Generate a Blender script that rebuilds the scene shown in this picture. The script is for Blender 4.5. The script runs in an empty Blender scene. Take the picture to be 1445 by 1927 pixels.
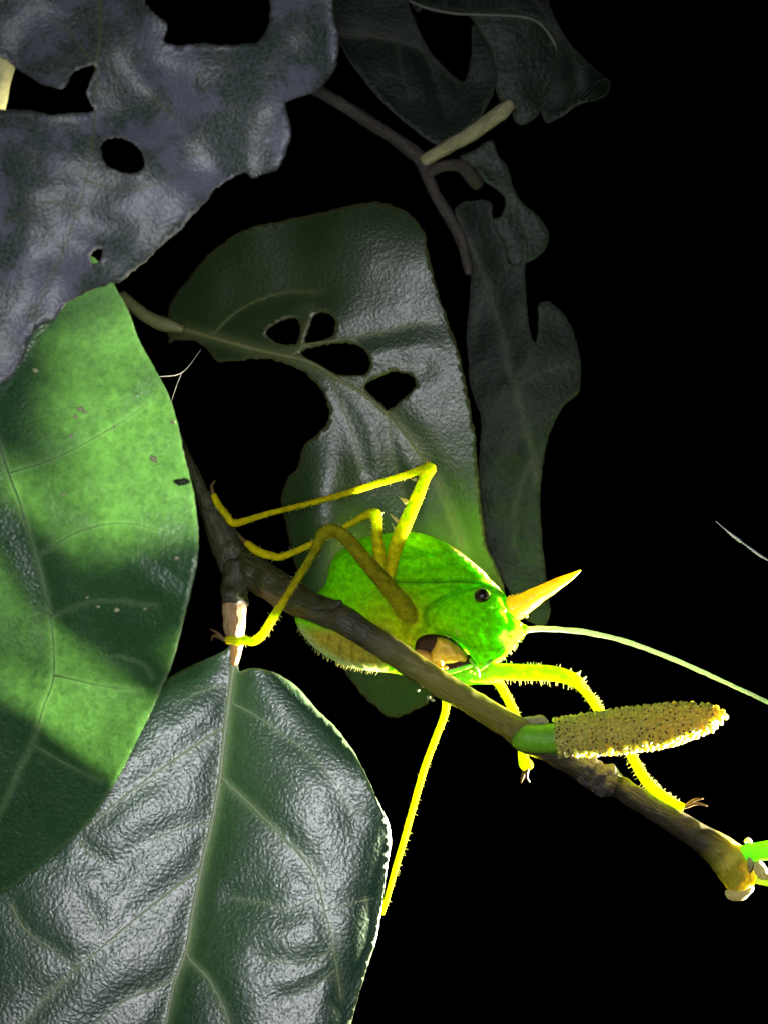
import bpy, bmesh, math, random
import numpy as np
from mathutils import Vector, noise
from mathutils.geometry import delaunay_2d_cdt

random.seed(7)
rng = np.random.default_rng(7)
sc = bpy.context.scene
C = sc.collection

# ------------------------------------------------------------------ scale
S = 0.0000664          # metres in one unit of the survey grid (the katydid's head is about 1 cm)
D = 4500.0             # camera distance in the same units (0.30 m)
CX, CY = 722.5, 963.5

def P(x, y, d):
    """a survey point (across, down, away from the viewer) -> world metres"""
    k = (D + d) / D
    return np.stack([np.asarray(S*(x-CX)*k), np.asarray(S*d + 0*np.asarray(x)), np.asarray(S*(CY-y)*k)], -1)

def PV(x, y, d):
    return Vector(P(float(x), float(y), float(d)).tolist())

# ------------------------------------------------------------------ camera
cam_d = bpy.data.cameras.new('camera')
cam = bpy.data.objects.new('camera', cam_d); C.objects.link(cam)
cam.location = (0, -D*S, 0)
cam.rotation_euler = (math.radians(90), 0, 0)
cam_d.sensor_fit = 'VERTICAL'
cam_d.angle = 2*math.atan(963.5/D)
cam_d.clip_start = 0.005
cam_d.clip_end = 50
cam_d.dof.use_dof = True
cam_d.dof.focus_distance = (D-30)*S
cam_d.dof.aperture_fstop = 22
sc.camera = cam

# ------------------------------------------------------------------ night sky, hand torches
w = bpy.data.worlds.new('World'); sc.world = w; w.use_nodes = True
nt = w.node_tree
sky = nt.nodes.new('ShaderNodeTexSky'); sky.sky_type = 'NISHITA'; sky.sun_disc = False
sky.sun_elevation = math.radians(-4); sky.sun_rotation = math.radians(120)
bg = nt.nodes['Background']; bg.inputs[1].default_value = 0.004
nt.links.new(sky.outputs[0], bg.inputs[0])

def torch(name, at, to, watts, cone, blend, radius, col):
    l = bpy.data.lights.new(name, 'SPOT'); l.energy = watts; l.spot_size = math.radians(cone); l.spot_blend = blend
    l.shadow_soft_size = radius; l.color = col
    o = bpy.data.objects.new(name, l); C.objects.link(o)
    a, b = PV(*at), PV(*to); o.location = a
    o.rotation_euler = (b-a).to_track_quat('-Z', 'Y').to_euler()
    return o
# the torch held behind the twig, low on the far side; and the weak light held beside the phone
torch('back_torch', (1900, 1640, 340), (1000, 1440, -40), 11.0, 47, 0.6, 0.003, (1.0, 0.95, 0.66))
torch('front_light', (150, 500, -4300), (600, 1080, 0), 1.75, 42, 1.0, 0.014, (0.93, 0.95, 1.0))

sc.view_settings.view_transform = 'Standard'
sc.view_settings.look = 'None'
sc.view_settings.exposure = 0
sc.view_settings.gamma = 1
sc.view_settings.use_curve_mapping = False
sc.cycles.use_denoising = True
sc.cycles.max_bounces = 10
sc.cycles.transmission_bounces = 8
sc.cycles.diffuse_bounces = 6
sc.cycles.sample_clamp_indirect = 6

# ------------------------------------------------------------------ object helpers
def tag(o, label=None, cat=None, group=None, kind=None):
    if label: o['label'] = label
    if cat: o['category'] = cat
    if group: o['group'] = group
    if kind: o['kind'] = kind
    return o

def thing(name, loc, label, cat, group=None):
    o = bpy.data.objects.new(name, None); C.objects.link(o)
    o.location = loc; o.empty_display_size = 0.003
    return tag(o, label, cat, group)

def world_loc(o):
    v = Vector((0, 0, 0))
    while o is not None:
        v = v + o.location; o = o.parent
    return v

def mesh_obj(name, verts, faces, mat, parent=None, smooth=True, origin=None, attrs=None):
    """verts: world coordinates; the object sits at origin (default: its parent's place)"""
    base = world_loc(parent) if parent else Vector((0, 0, 0))
    org = Vector(origin) if origin is not None else base
    v = np.asarray(verts, float) - np.array(org)
    me = bpy.data.meshes.new(name)
    me.from_pydata(v.tolist(), [], [list(f) for f in faces])
    me.validate()
    if smooth: me.polygons.foreach_set('use_smooth', np.ones(len(me.polygons), bool))
    if attrs:
        for k, a in attrs.items():
            a = np.asarray(a, float)
            if a.ndim == 1:
                at = me.attributes.new(k, 'FLOAT', 'POINT'); at.data.foreach_set('value', a.astype(np.float32))
            else:
                at = me.attributes.new(k, 'FLOAT_COLOR', 'POINT')
                at.data.foreach_set('color', np.concatenate([a, np.ones((len(a), 1))], 1).astype(np.float32).ravel())
    me.materials.append(mat); me.update()
    o = bpy.data.objects.new(name, me); C.objects.link(o)
    if parent: o.parent = parent
    o.location = org - base
    return o

def fix_normals(o):
    bm = bmesh.new(); bm.from_mesh(o.data); bmesh.ops.recalc_face_normals(bm, faces=bm.faces); bm.to_mesh(o.data); bm.free()

def spline(pts, step=5.0, closed=False):
    """Catmull-Rom through points of any dimension, resampled about every step (in the first two)"""
    p = np.asarray(pts, float); n = len(p); out = []
    for i in range(n if closed else n-1):
        p1, p2 = p[i], p[(i+1) % n]
        p0 = p[i-1] if (closed or i > 0) else 2*p1-p2
        p3 = p[(i+2) % n] if (closed or i+2 < n) else 2*p2-p1
        m = max(1, int(round(np.linalg.norm((p2-p1)[:2])/step)))
        t = (np.arange(m)/m)[:, None]
        out.append(0.5*((2*p1) + (-p0+p2)*t + (2*p0-5*p1+4*p2-p3)*t*t + (-p0+3*p1-3*p2+p3)*t**3))
    q = np.concatenate(out)
    if not closed: q = np.concatenate([q, p[-1:]])
    return q

def inside(px, py, poly):
    x, y = np.asarray(px), np.asarray(py); r = np.zeros(x.shape, bool)
    a = poly; b = np.roll(poly, -1, 0)
    for (x1, y1), (x2, y2) in zip(a[:, :2], b[:, :2]):
        if y1 == y2: continue
        r ^= ((y1 > y) != (y2 > y)) & (x < (x2-x1)*(y-y1)/(y2-y1)+x1)
    return r

def seg_dist(px, py, line, vals=None, closed=False):
    """distance of points to a polyline (and the interpolated vals there)"""
    q = np.stack([px, py], -1); best = np.full(len(q), 1e9); bv = np.zeros(len(q))
    L = np.asarray(line, float); n = len(L)
    for i in range(n if closed else n-1):
        a, b = L[i, :2], L[(i+1) % n, :2]; ab = b-a; l2 = max(ab @ ab, 1e-9)
        t = np.clip(((q-a) @ ab)/l2, 0, 1); dd = np.linalg.norm(q-(a+t[:, None]*ab), axis=1)
        m = dd < best; best[m] = dd[m]
        if vals is not None: bv[m] = (vals[i]+t*(vals[(i+1) % n]-vals[i]))[m]
    return (best, bv) if vals is not None else best

def seg_dist3(q, L):
    best = np.full(len(q), 1e9)
    for i in range(len(L)-1):
        a, b = L[i, :3], L[i+1, :3]; ab = b-a; l2 = max(ab @ ab, 1e-9)
        t = np.clip(((q-a) @ ab)/l2, 0, 1)
        r = L[i, 3]+t*(L[i+1, 3]-L[i, 3])
        best = np.minimum(best, np.linalg.norm(q-(a+t[:, None]*ab), axis=1)-r)
    return best

def pnoise(x, y, s, seed=0.0):
    return np.array([noise.noise((a/s+seed, b/s-seed*1.7, seed*0.37)) for a, b in zip(x, y)])

def sheet(outline, holes, spacing):
    """triangulate an outline with holes -> points (n,2), triangles, and which points lie on the rim"""
    loops = [outline]+list(holes); pts, edges = [], []
    for L in loops:
        s = len(pts); n = len(L)
        pts += [tuple(p[:2]) for p in L]; edges += [(s+i, s+(i+1) % n) for i in range(n)]
    x0, y0 = outline[:, :2].min(0); x1, y1 = outline[:, :2].max(0)
    gx, gy = np.meshgrid(np.arange(x0, x1, spacing), np.arange(y0, y1, spacing*0.87))
    gx = gx + (np.arange(gx.shape[0]) % 2)[:, None]*spacing/2
    gx = (gx+rng.uniform(-.15, .15, gx.shape)*spacing).ravel(); gy = (gy+rng.uniform(-.15, .15, gy.shape)*spacing).ravel()
    ok = inside(gx, gy, outline)
    for h in holes: ok &= ~inside(gx, gy, h)
    gx, gy = gx[ok], gy[ok]
    for L in loops:
        k = seg_dist(gx, gy, L, closed=True) > spacing*0.45; gx, gy = gx[k], gy[k]
    pts += list(zip(gx.tolist(), gy.tolist()))
    v, e, f = delaunay_2d_cdt([Vector(p) for p in pts], edges, [], 0, 1e-4)[:3]
    v = np.array([tuple(p) for p in v]); f = np.array([t for t in f if len(t) == 3])
    c = v[f].mean(1); ok = inside(c[:, 0], c[:, 1], outline)
    for h in holes: ok &= ~inside(c[:, 0], c[:, 1], h)
    f = f[ok]
    use = np.unique(f); m = -np.ones(len(v), int); m[use] = np.arange(len(use))
    return v[use], m[f]

def tube_geo(path, sides=12, caps=True, jitter=0.0, seed=1.0, squash=1.0):
    """path rows: x, y, d, r (grid units) -> world verts, faces"""
    path = np.asarray(path, float); W = P(path[:, 0], path[:, 1], path[:, 2]); R = path[:, 3]*S*(D+path[:, 2])/D
    V, F = [], []; n = len(W); up = np.array([0, -1.0, 0]); prev = None
    for i in range(n):
        t = W[min(i+1, n-1)]-W[max(i-1, 0)]; t = t/max(np.linalg.norm(t), 1e-12)
        a = prev if prev is not None else up
        a = a-t*(a @ t)
        if np.linalg.norm(a) < 1e-6: a = np.array([1.0, 0, 0])-t*t[0]
        a /= np.linalg.norm(a); prev = a; b = np.cross(t, a)
        for k in range(sides):
            an = 2*math.pi*k/sides; r = R[i]
            if jitter: r *= 1+jitter*noise.noise((i*0.23+seed, math.cos(an)*1.6+seed, math.sin(an)*1.6))
            V.append(W[i]+r*(math.cos(an)*a*squash+math.sin(an)*b))
    for i in range(n-1):
        for k in range(sides):
            k2 = (k+1) % sides
            F.append((i*sides+k, i*sides+k2, (i+1)*sides+k2, (i+1)*sides+k))
    if caps:
        for e, i in ((0, 0), (n-1, n-1)):
            d = W[0]-W[1] if e == 0 else W[-1]-W[-2]
            d = d/max(np.linalg.norm(d), 1e-12)*R[i]*0.45
            V.append(W[i]+d); c = len(V)-1
            for k in range(sides):
                k2 = (k+1) % sides
                F.append((c, i*sides+k2, i*sides+k) if e == 0 else (c, i*sides+k, i*sides+k2))
    return np.array(V), F

def flow_of(q, sides):
    al = np.concatenate([[0], np.cumsum(np.linalg.norm(np.diff(q[:, :3], axis=0), axis=1))]); an = 2*np.pi*np.arange(sides)/sides
    fl = np.stack([np.repeat(al/4.5, sides), (q[:, 3:4]*np.cos(an)).ravel(), (q[:, 3:4]*np.sin(an)).ravel()], -1)
    return np.concatenate([fl, fl[:1], fl[-1:]])

def tube(name, pts, mat, parent, step=5, sides=12, jitter=0.0, seed=1.0, attrs=None, squash=1.0):
    q = spline(pts, step)
    v, f = tube_geo(q, sides, True, jitter, seed, squash)
    o = mesh_obj(name, v, f, mat, parent, origin=P(*q[0, :3]), attrs={'flow': flow_of(q, sides)})
    fix_normals(o)
    return o

# ------------------------------------------------------------------ materials
def new_mat(name):
    m = bpy.data.materials.new(name); m.use_nodes = True
    n = m.node_tree; b = n.nodes['Principled BSDF']; o = n.nodes['Material Output']
    return m, n, b, o

def coords(n, sx=1.0, sy=1.0, sz=1.0):
    tc = n.nodes.new('ShaderNodeTexCoord'); mp = n.nodes.new('ShaderNodeMapping')
    mp.inputs['Scale'].default_value = (sx/S, sy/S, sz/S)
    n.links.new(tc.outputs['Object'], mp.inputs['Vector']); return mp.outputs[0]

def tex_noise(n, vec, size, detail=4, rough=0.6, dist=0.0):
    t = n.nodes.new('ShaderNodeTexNoise'); t.inputs['Scale'].default_value = 1.0/size
    t.inputs['Detail'].default_value = detail; t.inputs['Roughness'].default_value = rough; t.inputs['Distortion'].default_value = dist
    n.links.new(vec, t.inputs['Vector']); return t.outputs[0]

def ramp(n, fac, stops):
    r = n.nodes.new('ShaderNodeValToRGB'); e = r.color_ramp.elements
    while len(e) < len(stops): e.new(0.5)
    for el, (p, c) in zip(e, stops): el.position = p; el.color = tuple(c)+(1,) if len(c) == 3 else c
    n.links.new(fac, r.inputs[0]); return r.outputs[0]

def mixc(n, fac, a, b, mode='MIX'):
    m = n.nodes.new('ShaderNodeMix'); m.data_type = 'RGBA'; m.blend_type = mode
    for s, v in ((0, fac), (6, a), (7, b)):
        if isinstance(v, bpy.types.NodeSocket): n.links.new(v, m.inputs[s])
        else: m.inputs[s].default_value = v if s == 0 else tuple(v)+(1,)
    return m.outputs[2]

def maths(n, op, a, b=0.0):
    m = n.nodes.new('ShaderNodeMath'); m.operation = op
    for i, v in enumerate((a, b)):
        if isinstance(v, bpy.types.NodeSocket): n.links.new(v, m.inputs[i])
        else: m.inputs[i].default_value = v
    return m.outputs[0]

def bump(n, h, dist_units, strength=1.0, normal=None):
    b = n.nodes.new('ShaderNodeBump'); b.inputs['Strength'].default_value = strength; b.inputs['Distance'].default_value = dist_units*S
    n.links.new(h, b.inputs['Height'])
    if normal is not None: n.links.new(normal, b.inputs['Normal'])
    return b.outputs[0]

def leaf_mat(name, dark, light, vein, trans, tfac, rough, wrinkle, grain=9.0, spec=0.5, blotch=None, coat=0.0, patch=(0.3, 0.7), rimc=None):
    m, n, b, o = new_mat(name)
    vec = coords(n)
    big = tex_noise(n, vec, 110, 4, 0.6)
    fine = tex_noise(n, vec, grain*0.8, 3, 0.7)
    col = mixc(n, ramp(n, big, [(patch[0], (0, 0, 0)), (patch[1], (1, 1, 1))]), dark, light)
    col = mixc(n, maths(n, 'MULTIPLY', ramp(n, fine, [(0.35, (0, 0, 0)), (0.75, (1, 1, 1))]), 0.45), col, [c*1.9 for c in light])
    if blotch is not None:
        s = tex_noise(n, vec, 34, 5, 0.7, 0.4)
        col = mixc(n, maths(n, 'MULTIPLY', ramp(n, s, [(0.60, (0, 0, 0)), (0.72, (1, 1, 1))]), 0.6), col, blotch)
    # the net of finest veins, paler than the cells between
    dv = n.nodes.new('ShaderNodeTexNoise'); dv.inputs['Scale'].default_value = 1/18.0; dv.inputs['Detail'].default_value = 4
    n.links.new(vec, dv.inputs['Vector'])
    av = n.nodes.new('ShaderNodeVectorMath'); av.operation = 'MULTIPLY_ADD'; n.links.new(dv.outputs['Color'], av.inputs[0]); av.inputs[1].default_value = (22, 22, 22); n.links.new(vec, av.inputs[2])
    vn = n.nodes.new('ShaderNodeTexVoronoi'); vn.feature = 'DISTANCE_TO_EDGE'; vn.inputs['Scale'].default_value = 1/11.0; n.links.new(av.outputs[0], vn.inputs['Vector'])
    net = ramp(n, vn.outputs['Distance'], [(0.0, (1, 1, 1)), (0.16, (0, 0, 0))])
    net = maths(n, 'MULTIPLY', maths(n, 'MULTIPLY', net, fine), 0.30)
    col = mixc(n, net, col, [c*2.0+0.004 for c in light])
    va = n.nodes.new('ShaderNodeAttribute'); va.attribute_name = 'vein'
    col = mixc(n, va.outputs['Fac'], col, vein)
    ea = n.nodes.new('ShaderNodeAttribute'); ea.attribute_name = 'rim'
    col = mixc(n, ea.outputs['Fac'], col, rimc or [min(1, c*1.2+0.02) for c in vein])
    # leaf skin: fine cells and small wrinkles
    vo = n.nodes.new('ShaderNodeTexVoronoi'); vo.feature = 'SMOOTH_F1'; vo.inputs['Scale'].default_value = 1/grain
    dn = n.nodes.new('ShaderNodeTexNoise'); dn.inputs['Scale'].default_value = 1/26.0; dn.inputs['Detail'].default_value = 3
    n.links.new(vec, dn.inputs['Vector'])
    ad = n.nodes.new('ShaderNodeVectorMath'); ad.operation = 'MULTIPLY_ADD'
    n.links.new(dn.outputs['Color'], ad.inputs[0]); ad.inputs[1].default_value = (16, 16, 16); n.links.new(vec, ad.inputs[2])
    n.links.new(ad.outputs[0], vo.inputs['Vector'])
    n1 = bump(n, vo.outputs['Distance'], 3.2*wrinkle)
    n2 = bump(n, tex_noise(n, vec, 30, 6, 0.75, 0.1), 1.7*wrinkle, 1.0, n1)
    n.links.new(col, b.inputs['Base Color']); n.links.new(n2, b.inputs['Normal'])
    rr = maths(n, 'ADD', maths(n, 'MULTIPLY', fine, 0.24), rough-0.12)
    n.links.new(rr, b.inputs['Roughness']); b.inputs['Specular IOR Level'].default_value = spec
    b.inputs['Coat Weight'].default_value = coat; b.inputs['Coat Roughness'].default_value = 0.36; n.links.new(n2, b.inputs['Coat Normal'])
    trans = [c*tfac for c in trans]
    tl = n.nodes.new('ShaderNodeBsdfTranslucent')
    tcol = mixc(n, ramp(n, tex_noise(n, vec, 16, 6, 0.85, 0.6), [(0.36, (0, 0, 0)), (0.64, (1, 1, 1))]), [c*0.55 for c in trans], trans)
    tcol = mixc(n, net, tcol, [min(1, c*1.45+0.03) for c in trans])
    n.links.new(mixc(n, va.outputs['Fac'], tcol, [min(1, c*1.1+0.04) for c in trans]), tl.inputs[0]); n.links.new(n2, tl.inputs['Normal'])
    mx = n.nodes.new('ShaderNodeAddShader')         # a dark waxy face, and the light that comes through the blade
    n.links.new(b.outputs[0], mx.inputs[0]); n.links.new(tl.outputs[0], mx.inputs[1]); n.links.new(mx.outputs[0], o.inputs[0])
    return m

def skin_mat(name, color, rough=0.45, sss=0.6, radius=(0.5, 1.0, 0.15), scale=0.0025, attr=False, grain=14.0, bumpd=1.6, vary=0.35, spec=0.4, tfac=0.25):
    m, n, b, o = new_mat(name); vec = coords(n)
    f = tex_noise(n, vec, grain, 5, 0.65)
    if attr:
        a = n.nodes.new('ShaderNodeAttribute'); a.attribute_name = 'tint'; base = a.outputs['Color']
    else:
        r = n.nodes.new('ShaderNodeRGB'); r.outputs[0].default_value = tuple(color)+(1,); base = r.outputs[0]
    col = mixc(n, 1.0, base, ramp(n, f, [(0.3, (1-vary,)*3), (0.7, (1+0.0*vary,)*3)]), 'MULTIPLY')
    n.links.new(col, b.inputs['Base Color'])
    b.inputs['Roughness'].default_value = rough; b.inputs['Specular IOR Level'].default_value = spec
    b.inputs['Subsurface Weight'].default_value = sss; b.inputs['Subsurface Radius'].default_value = radius; b.inputs['Subsurface Scale'].default_value = scale
    nn = bump(n, tex_noise(n, vec, grain*0.4, 4, 0.65), bumpd)
    n.links.new(nn, b.inputs['Normal'])
    if tfac > 0:
        tl = n.nodes.new('ShaderNodeBsdfTranslucent'); n.links.new(col, tl.inputs[0])
        mx = n.nodes.new('ShaderNodeMixShader'); mx.inputs[0].default_value = tfac
        n.links.new(b.outputs[0], mx.inputs[1]); n.links.new(tl.outputs[0], mx.inputs[2]); n.links.new(mx.outputs[0], o.inputs[0])
    return m

def bark_mat(name, dark, light, speck, rough=0.5, spec=0.5, grain=14.0, bumpd=3.0):
    m, n, b, o = new_mat(name)
    fl = n.nodes.new('ShaderNodeAttribute'); fl.attribute_name = 'flow'; vec = fl.outputs['Vector']     # along the stem the grain is stretched
    f = tex_noise(n, vec, grain*0.8, 6, 0.75, 0.5); g = tex_noise(n, vec, grain*0.3, 3, 0.7)
    col = mixc(n, ramp(n, f, [(0.35, (0, 0, 0)), (0.68, (1, 1, 1))]), dark, light)
    col = mixc(n, ramp(n, g, [(0.60, (0, 0, 0)), (0.70, (0.8, 0.8, 0.8))]), col, speck)
    a = n.nodes.new('ShaderNodeAttribute'); a.attribute_name = 'yellow_amt'
    col = mixc(n, a.outputs['Fac'], col, (0.62, 0.58, 0.04))
    n.links.new(col, b.inputs['Base Color']); b.inputs['Roughness'].default_value = rough; b.inputs['Specular IOR Level'].default_value = spec
    b.inputs['Subsurface Radius'].default_value = (1, 0.9, 0.2); b.inputs['Subsurface Scale'].default_value = 0.003
    n.links.new(maths(n, 'ADD', maths(n, 'MULTIPLY', a.outputs['Fac'], 0.6), 0.22), b.inputs['Subsurface Weight'])
    lv = n.nodes.new('ShaderNodeTexVoronoi'); lv.inputs['Scale'].default_value = 1/7.5; n.links.new(vec, lv.inputs['Vector'])
    sp = ramp(n, lv.outputs['Distance'], [(0.10, (1, 1, 1)), (0.24, (0, 0, 0))])
    col = mixc(n, maths(n, 'MULTIPLY', sp, 0.7), col, speck); n.links.new(col, b.inputs['Base Color'])
    nn = bump(n, sp, bumpd*0.7); nn = bump(n, f, bumpd*1.6, 1.0, nn); nn = bump(n, g, bumpd, 1.0, nn)
    n.links.new(nn, b.inputs['Normal'])
    return m

def plain(name, col, rough=0.5, spec=0.5):
    m, n, b, o = new_mat(name); vec = coords(n)
    f = tex_noise(n, vec, 9, 4, 0.6)
    c = mixc(n, f, [x*0.6 for x in col], [min(1, x*1.3) for x in col])
    n.links.new(c, b.inputs['Base Color']); b.inputs['Roughness'].default_value = rough; b.inputs['Specular IOR Level'].default_value = spec
    n.links.new(bump(n, f, 1.0), b.inputs['Normal'])
    return m

M = {}
M['leaf_fresh'] = leaf_mat('waxy_fresh_leaf', (0.013, 0.044, 0.016), (0.021, 0.068, 0.022), (0.16, 0.24, 0.11), (0.34, 0.56, 0.255), 0.52, 0.38, 0.36, 6, 0.8)
M['leaf_broad'] = leaf_mat('glossy_broad_leaf', (0.012, 0.042, 0.021), (0.018, 0.060, 0.028), (0.15, 0.21, 0.10), (0.25, 0.40, 0.2), 0.13, 0.40, 0.30, 6, 1.0, None, 0.8)
M['leaf_dull'] = leaf_mat('grey_old_leaf', (0.012, 0.036, 0.008), (0.112, 0.118, 0.155), (0.09, 0.11, 0.07), (0.10, 0.16, 0.04), 0.06, 0.47, 0.30, 6, 0.8, (0.016, 0.034, 0.014), 0.0, (0.46, 0.56), (0.05, 0.045, 0.02))  # lavender grey and dark green in random patches
M['leaf_holed'] = leaf_mat('half_glossy_leaf', (0.013, 0.030, 0.008), (0.018, 0.036, 0.012), (0.11, 0.13, 0.045), (0.08, 0.09, 0.07), 0.004, 0.37, 0.20, 6, 0.5, (0.018, 0.03, 0.014), 0.0, (0.3, 0.7), (0.10, 0.085, 0.035))
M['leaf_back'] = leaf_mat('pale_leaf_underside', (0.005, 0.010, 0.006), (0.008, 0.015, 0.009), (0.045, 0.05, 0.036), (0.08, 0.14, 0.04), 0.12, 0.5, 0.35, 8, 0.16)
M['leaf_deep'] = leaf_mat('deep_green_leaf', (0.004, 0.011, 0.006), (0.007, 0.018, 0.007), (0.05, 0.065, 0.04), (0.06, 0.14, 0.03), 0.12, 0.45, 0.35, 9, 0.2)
M['vein_fresh'] = plain('vein_fresh', (0.10, 0.18, 0.07), 0.45)
M['vein_broad'] = plain('vein_broad', (0.40, 0.48, 0.28), 0.42)
M['vein_holed'] = plain('vein_holed', (0.17, 0.18, 0.07), 0.5)
M['vein_back'] = plain('vein_back', (0.045, 0.05, 0.036), 0.5)
M['bark'] = bark_mat('olive_bark', (0.013, 0.010, 0.003), (0.048, 0.040, 0.006), (0.11, 0.10, 0.03), 0.36, 0.7)
M['bark_grey'] = bark_mat('grey_bark', (0.04, 0.033, 0.03), (0.085, 0.072, 0.065), (0.15, 0.13, 0.11), 0.6, 0.3)
M['bark_tan'] = bark_mat('tan_petiole_skin', (0.30, 0.16, 0.06), (0.55, 0.36, 0.2), (0.7, 0.55, 0.38), 0.5)
M['stem_green'] = skin_mat('green_stem', (0.26, 0.66, 0.03), 0.4, 0.6, (0.5, 1, 0.1), 0.005, tfac=0.3)
M['spike'] = skin_mat('floret_tan', (0.98, 0.86, 0.14), 0.42, 0.8, (1, 0.75, 0.15), 0.0032, grain=8, tfac=0.2, vary=0.6)
M['floret_tip'] = plain('floret_tip', (0.10, 0.055, 0.01), 0.6)
M['bract'] = skin_mat('papery_bract', (0.50, 0.46, 0.28), 0.6, 0.3, (1, 1, 0.8), 0.001, grain=6, bumpd=3, tfac=0.2, spec=0.1)
M['body'] = skin_mat('katydid_skin', (0, 0, 0), 0.55, 0.85, (0.55, 1.0, 0.1), 0.004, attr=True, grain=11, bumpd=3.5, tfac=0.14, vary=0.5, spec=0.12)
M['body'].node_tree.nodes['Principled BSDF'].inputs['IOR'].default_value = 1.12
M['horn'] = skin_mat('horn', (0.92, 0.70, 0.03), 0.35, 0.6, (1.0, 0.8, 0.2), 0.002, grain=20, bumpd=0.8)
M['antenna'] = skin_mat('antenna', (0.72, 0.82, 0.55), 0.4, 0.3, (0.8, 1, 0.6), 0.0006, grain=5, bumpd=0.4)
M['eye_rim'] = skin_mat('eye_rim', (0.30, 0.70, 0.05), 0.5, 0.6, (0.5, 1, 0.1), 0.001, grain=8, bumpd=1.0)
M['eye'] = plain('eye', (0.012, 0.007, 0.004), 0.3, 0.35)
M['mandible'] = skin_mat('mandible', (0.78, 0.52, 0.05), 0.3, 0.4, (1, 0.7, 0.2), 0.0015, grain=12, bumpd=2.0, tfac=0.1)
M['mouth'] = plain('mouth', (0.03, 0.012, 0.005), 0.7, 0.15)
M['spine'] = skin_mat('spine', (0.85, 0.78, 0.25), 0.35, 0.3, (1, 1, 0.4), 0.0006, grain=6, bumpd=0.2, tfac=0.3)
M['hair'] = skin_mat('hair', (0.62, 0.60, 0.22), 0.6, 0.0, spec=0.1, tfac=0.4, grain=5, bumpd=0.0)
M['claw'] = plain('claw', (0.12, 0.06, 0.02), 0.35)
M['silk'] = plain('silk', (0.9, 0.95, 1.0), 0.25, 1.0)
M['straw'] = plain('straw', (0.85, 0.74, 0.36), 0.6)
M['crumb'] = plain('crumb', (0.40, 0.42, 0.22), 0.7)

# ------------------------------------------------------------------ leaves
def make_leaf(name, outline, depth, mat, vmat, parent=None, holes=(), veins=(), spacing=8, thick=3.0, edge_jit=1.2,
              puff=7.0, vein_w=5.0, crinkle=3.0, seed=1.0, step=5, origin=None, rim=3.0, label=None, rimbend=-0.6):
    """one leaf blade: outline with bites, its depth at each point, veins as ridges of their own lying on it"""
    L = spline(outline, step, True)
    L = L+np.stack([pnoise(L[:, 0], L[:, 1], 9, seed), pnoise(L[:, 0], L[:, 1], 9, seed+5)], -1)*edge_jit
    H = [spline(h, 4, True) for h in holes]
    H = [h+np.stack([pnoise(h[:, 0], h[:, 1], 7, seed), pnoise(h[:, 0], h[:, 1], 7, seed+3)], -1)*edge_jit for h in H]
    v, f = sheet(L, H, spacing)
    vl = [(spline(a, 8), wd) for a, wd, *_ in veins]
    def full(x, y):
        d = np.asarray(depth(x, y), float)
        d = d+crinkle*(pnoise(x, y, 60, seed)+0.18*pnoise(x, y, 25, seed+2))
        if vl:
            dv = np.min([seg_dist(x, y, l) for l, _ in vl], 0)
            d = d-puff*(1-np.exp(-(dv/28)**2))
        return d
    x, y = v[:, 0], v[:, 1]; d = full(x, y)
    va = np.zeros(len(v)); 
    for l, wd in vl: va = np.maximum(va, np.exp(-(seg_dist(x, y, l)/(wd*1.1+2.0))**2)*min(1, 0.25+wd/6))
    rm = np.minimum.reduce([seg_dist(x, y, q, closed=True) for q in [L]+H])
    d = d+np.exp(-(rm/5)**2)*rimbend
    ra = np.exp(-(rm/rim)**2)*0.6
    W = P(x, y, d)
    # +Y faces away: order triangles to face the viewer
    a, b, c = W[f[:, 0]], W[f[:, 1]], W[f[:, 2]]
    flip = np.cross(b-a, c-a)[:, 1] > 0
    f = f.copy(); f[flip] = f[flip][:, ::-1]
    blade = mesh_obj(name, W, f, mat, parent, origin=origin, attrs={'vein': va*0.75, 'rim': ra})
    if label: blade['label'] = label
    md = blade.modifiers.new('thickness', 'SOLIDIFY'); md.thickness = thick*S; md.offset = 0
    for i, (a, wd, *nm) in enumerate(veins):
        q = spline(a, 7)
        dd = full(q[:, 0], q[:, 1])-thick*0.35
        t = np.linspace(0, 1, len(q))
        r = wd*(1-0.72*t)*0.62
        vv, ff = tube_geo(np.column_stack([q, dd, r]), 8, True, 0.25, seed+i)
        ob = mesh_obj((nm[0] if nm else 'side_vein'), vv, ff, vmat, blade, origin=P(q[0, 0], q[0, 1], dd[0]))
        fix_normals(ob)
    return blade, full

def Z(pts, s, ox=0, oy=0):
    return [(x/s+ox, y/s+oy) for x, y in pts]

# ---- the two front leaves at the near side
L_left = [(-330, 700), (-150, 560), (20, 490), (140, 470), (200, 505), (215, 535), (240, 580), (262, 640), (290, 690), (318, 745), (335, 800), (350, 870), (365, 930), (373, 1000),
          (372, 1050), (365, 1090), (350, 1150), (335, 1210), (318, 1265), (300, 1305), (280, 1350), (255, 1400), (230, 1450), (205, 1495), (175, 1540), (140, 1575),
          (100, 1610), (50, 1650), (0, 1678), (-120, 1700), (-260, 1600), (-360, 1350), (-390, 1000)]
def d_left(x, y):
    nx, ny = -0.555, 0.832                      # the crease runs down to the right
    s = (x-0)*nx+(y-845)*ny
    ridge = np.where(s < 0, -0.14*s, 0.22*s); tau = x*0.832+(y-845)*0.555
    k = np.clip((s+50)/500, 0, 1); a = -0.26+0.40*k*k*(3-2*k)
    d = -450+ridge+a*np.clip(tau-200, -250, 420)
    d = d-16*np.exp(-((s+15)/45)**2)*0+10*np.exp(-((s-6)/30)**2)
    d = d+0.00035*np.maximum(0, x-220)**2*1.2
    d = d-16*np.exp(-(((x-170)/95)**2+((y-1370)/110)**2))
    return d
lf = thing('fresh_leaf', PV(-330, 700, -230), 'bright fresh green leaf with a dark diagonal band of shadow, overlapping the broad glossy leaf', 'leaf')
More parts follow.
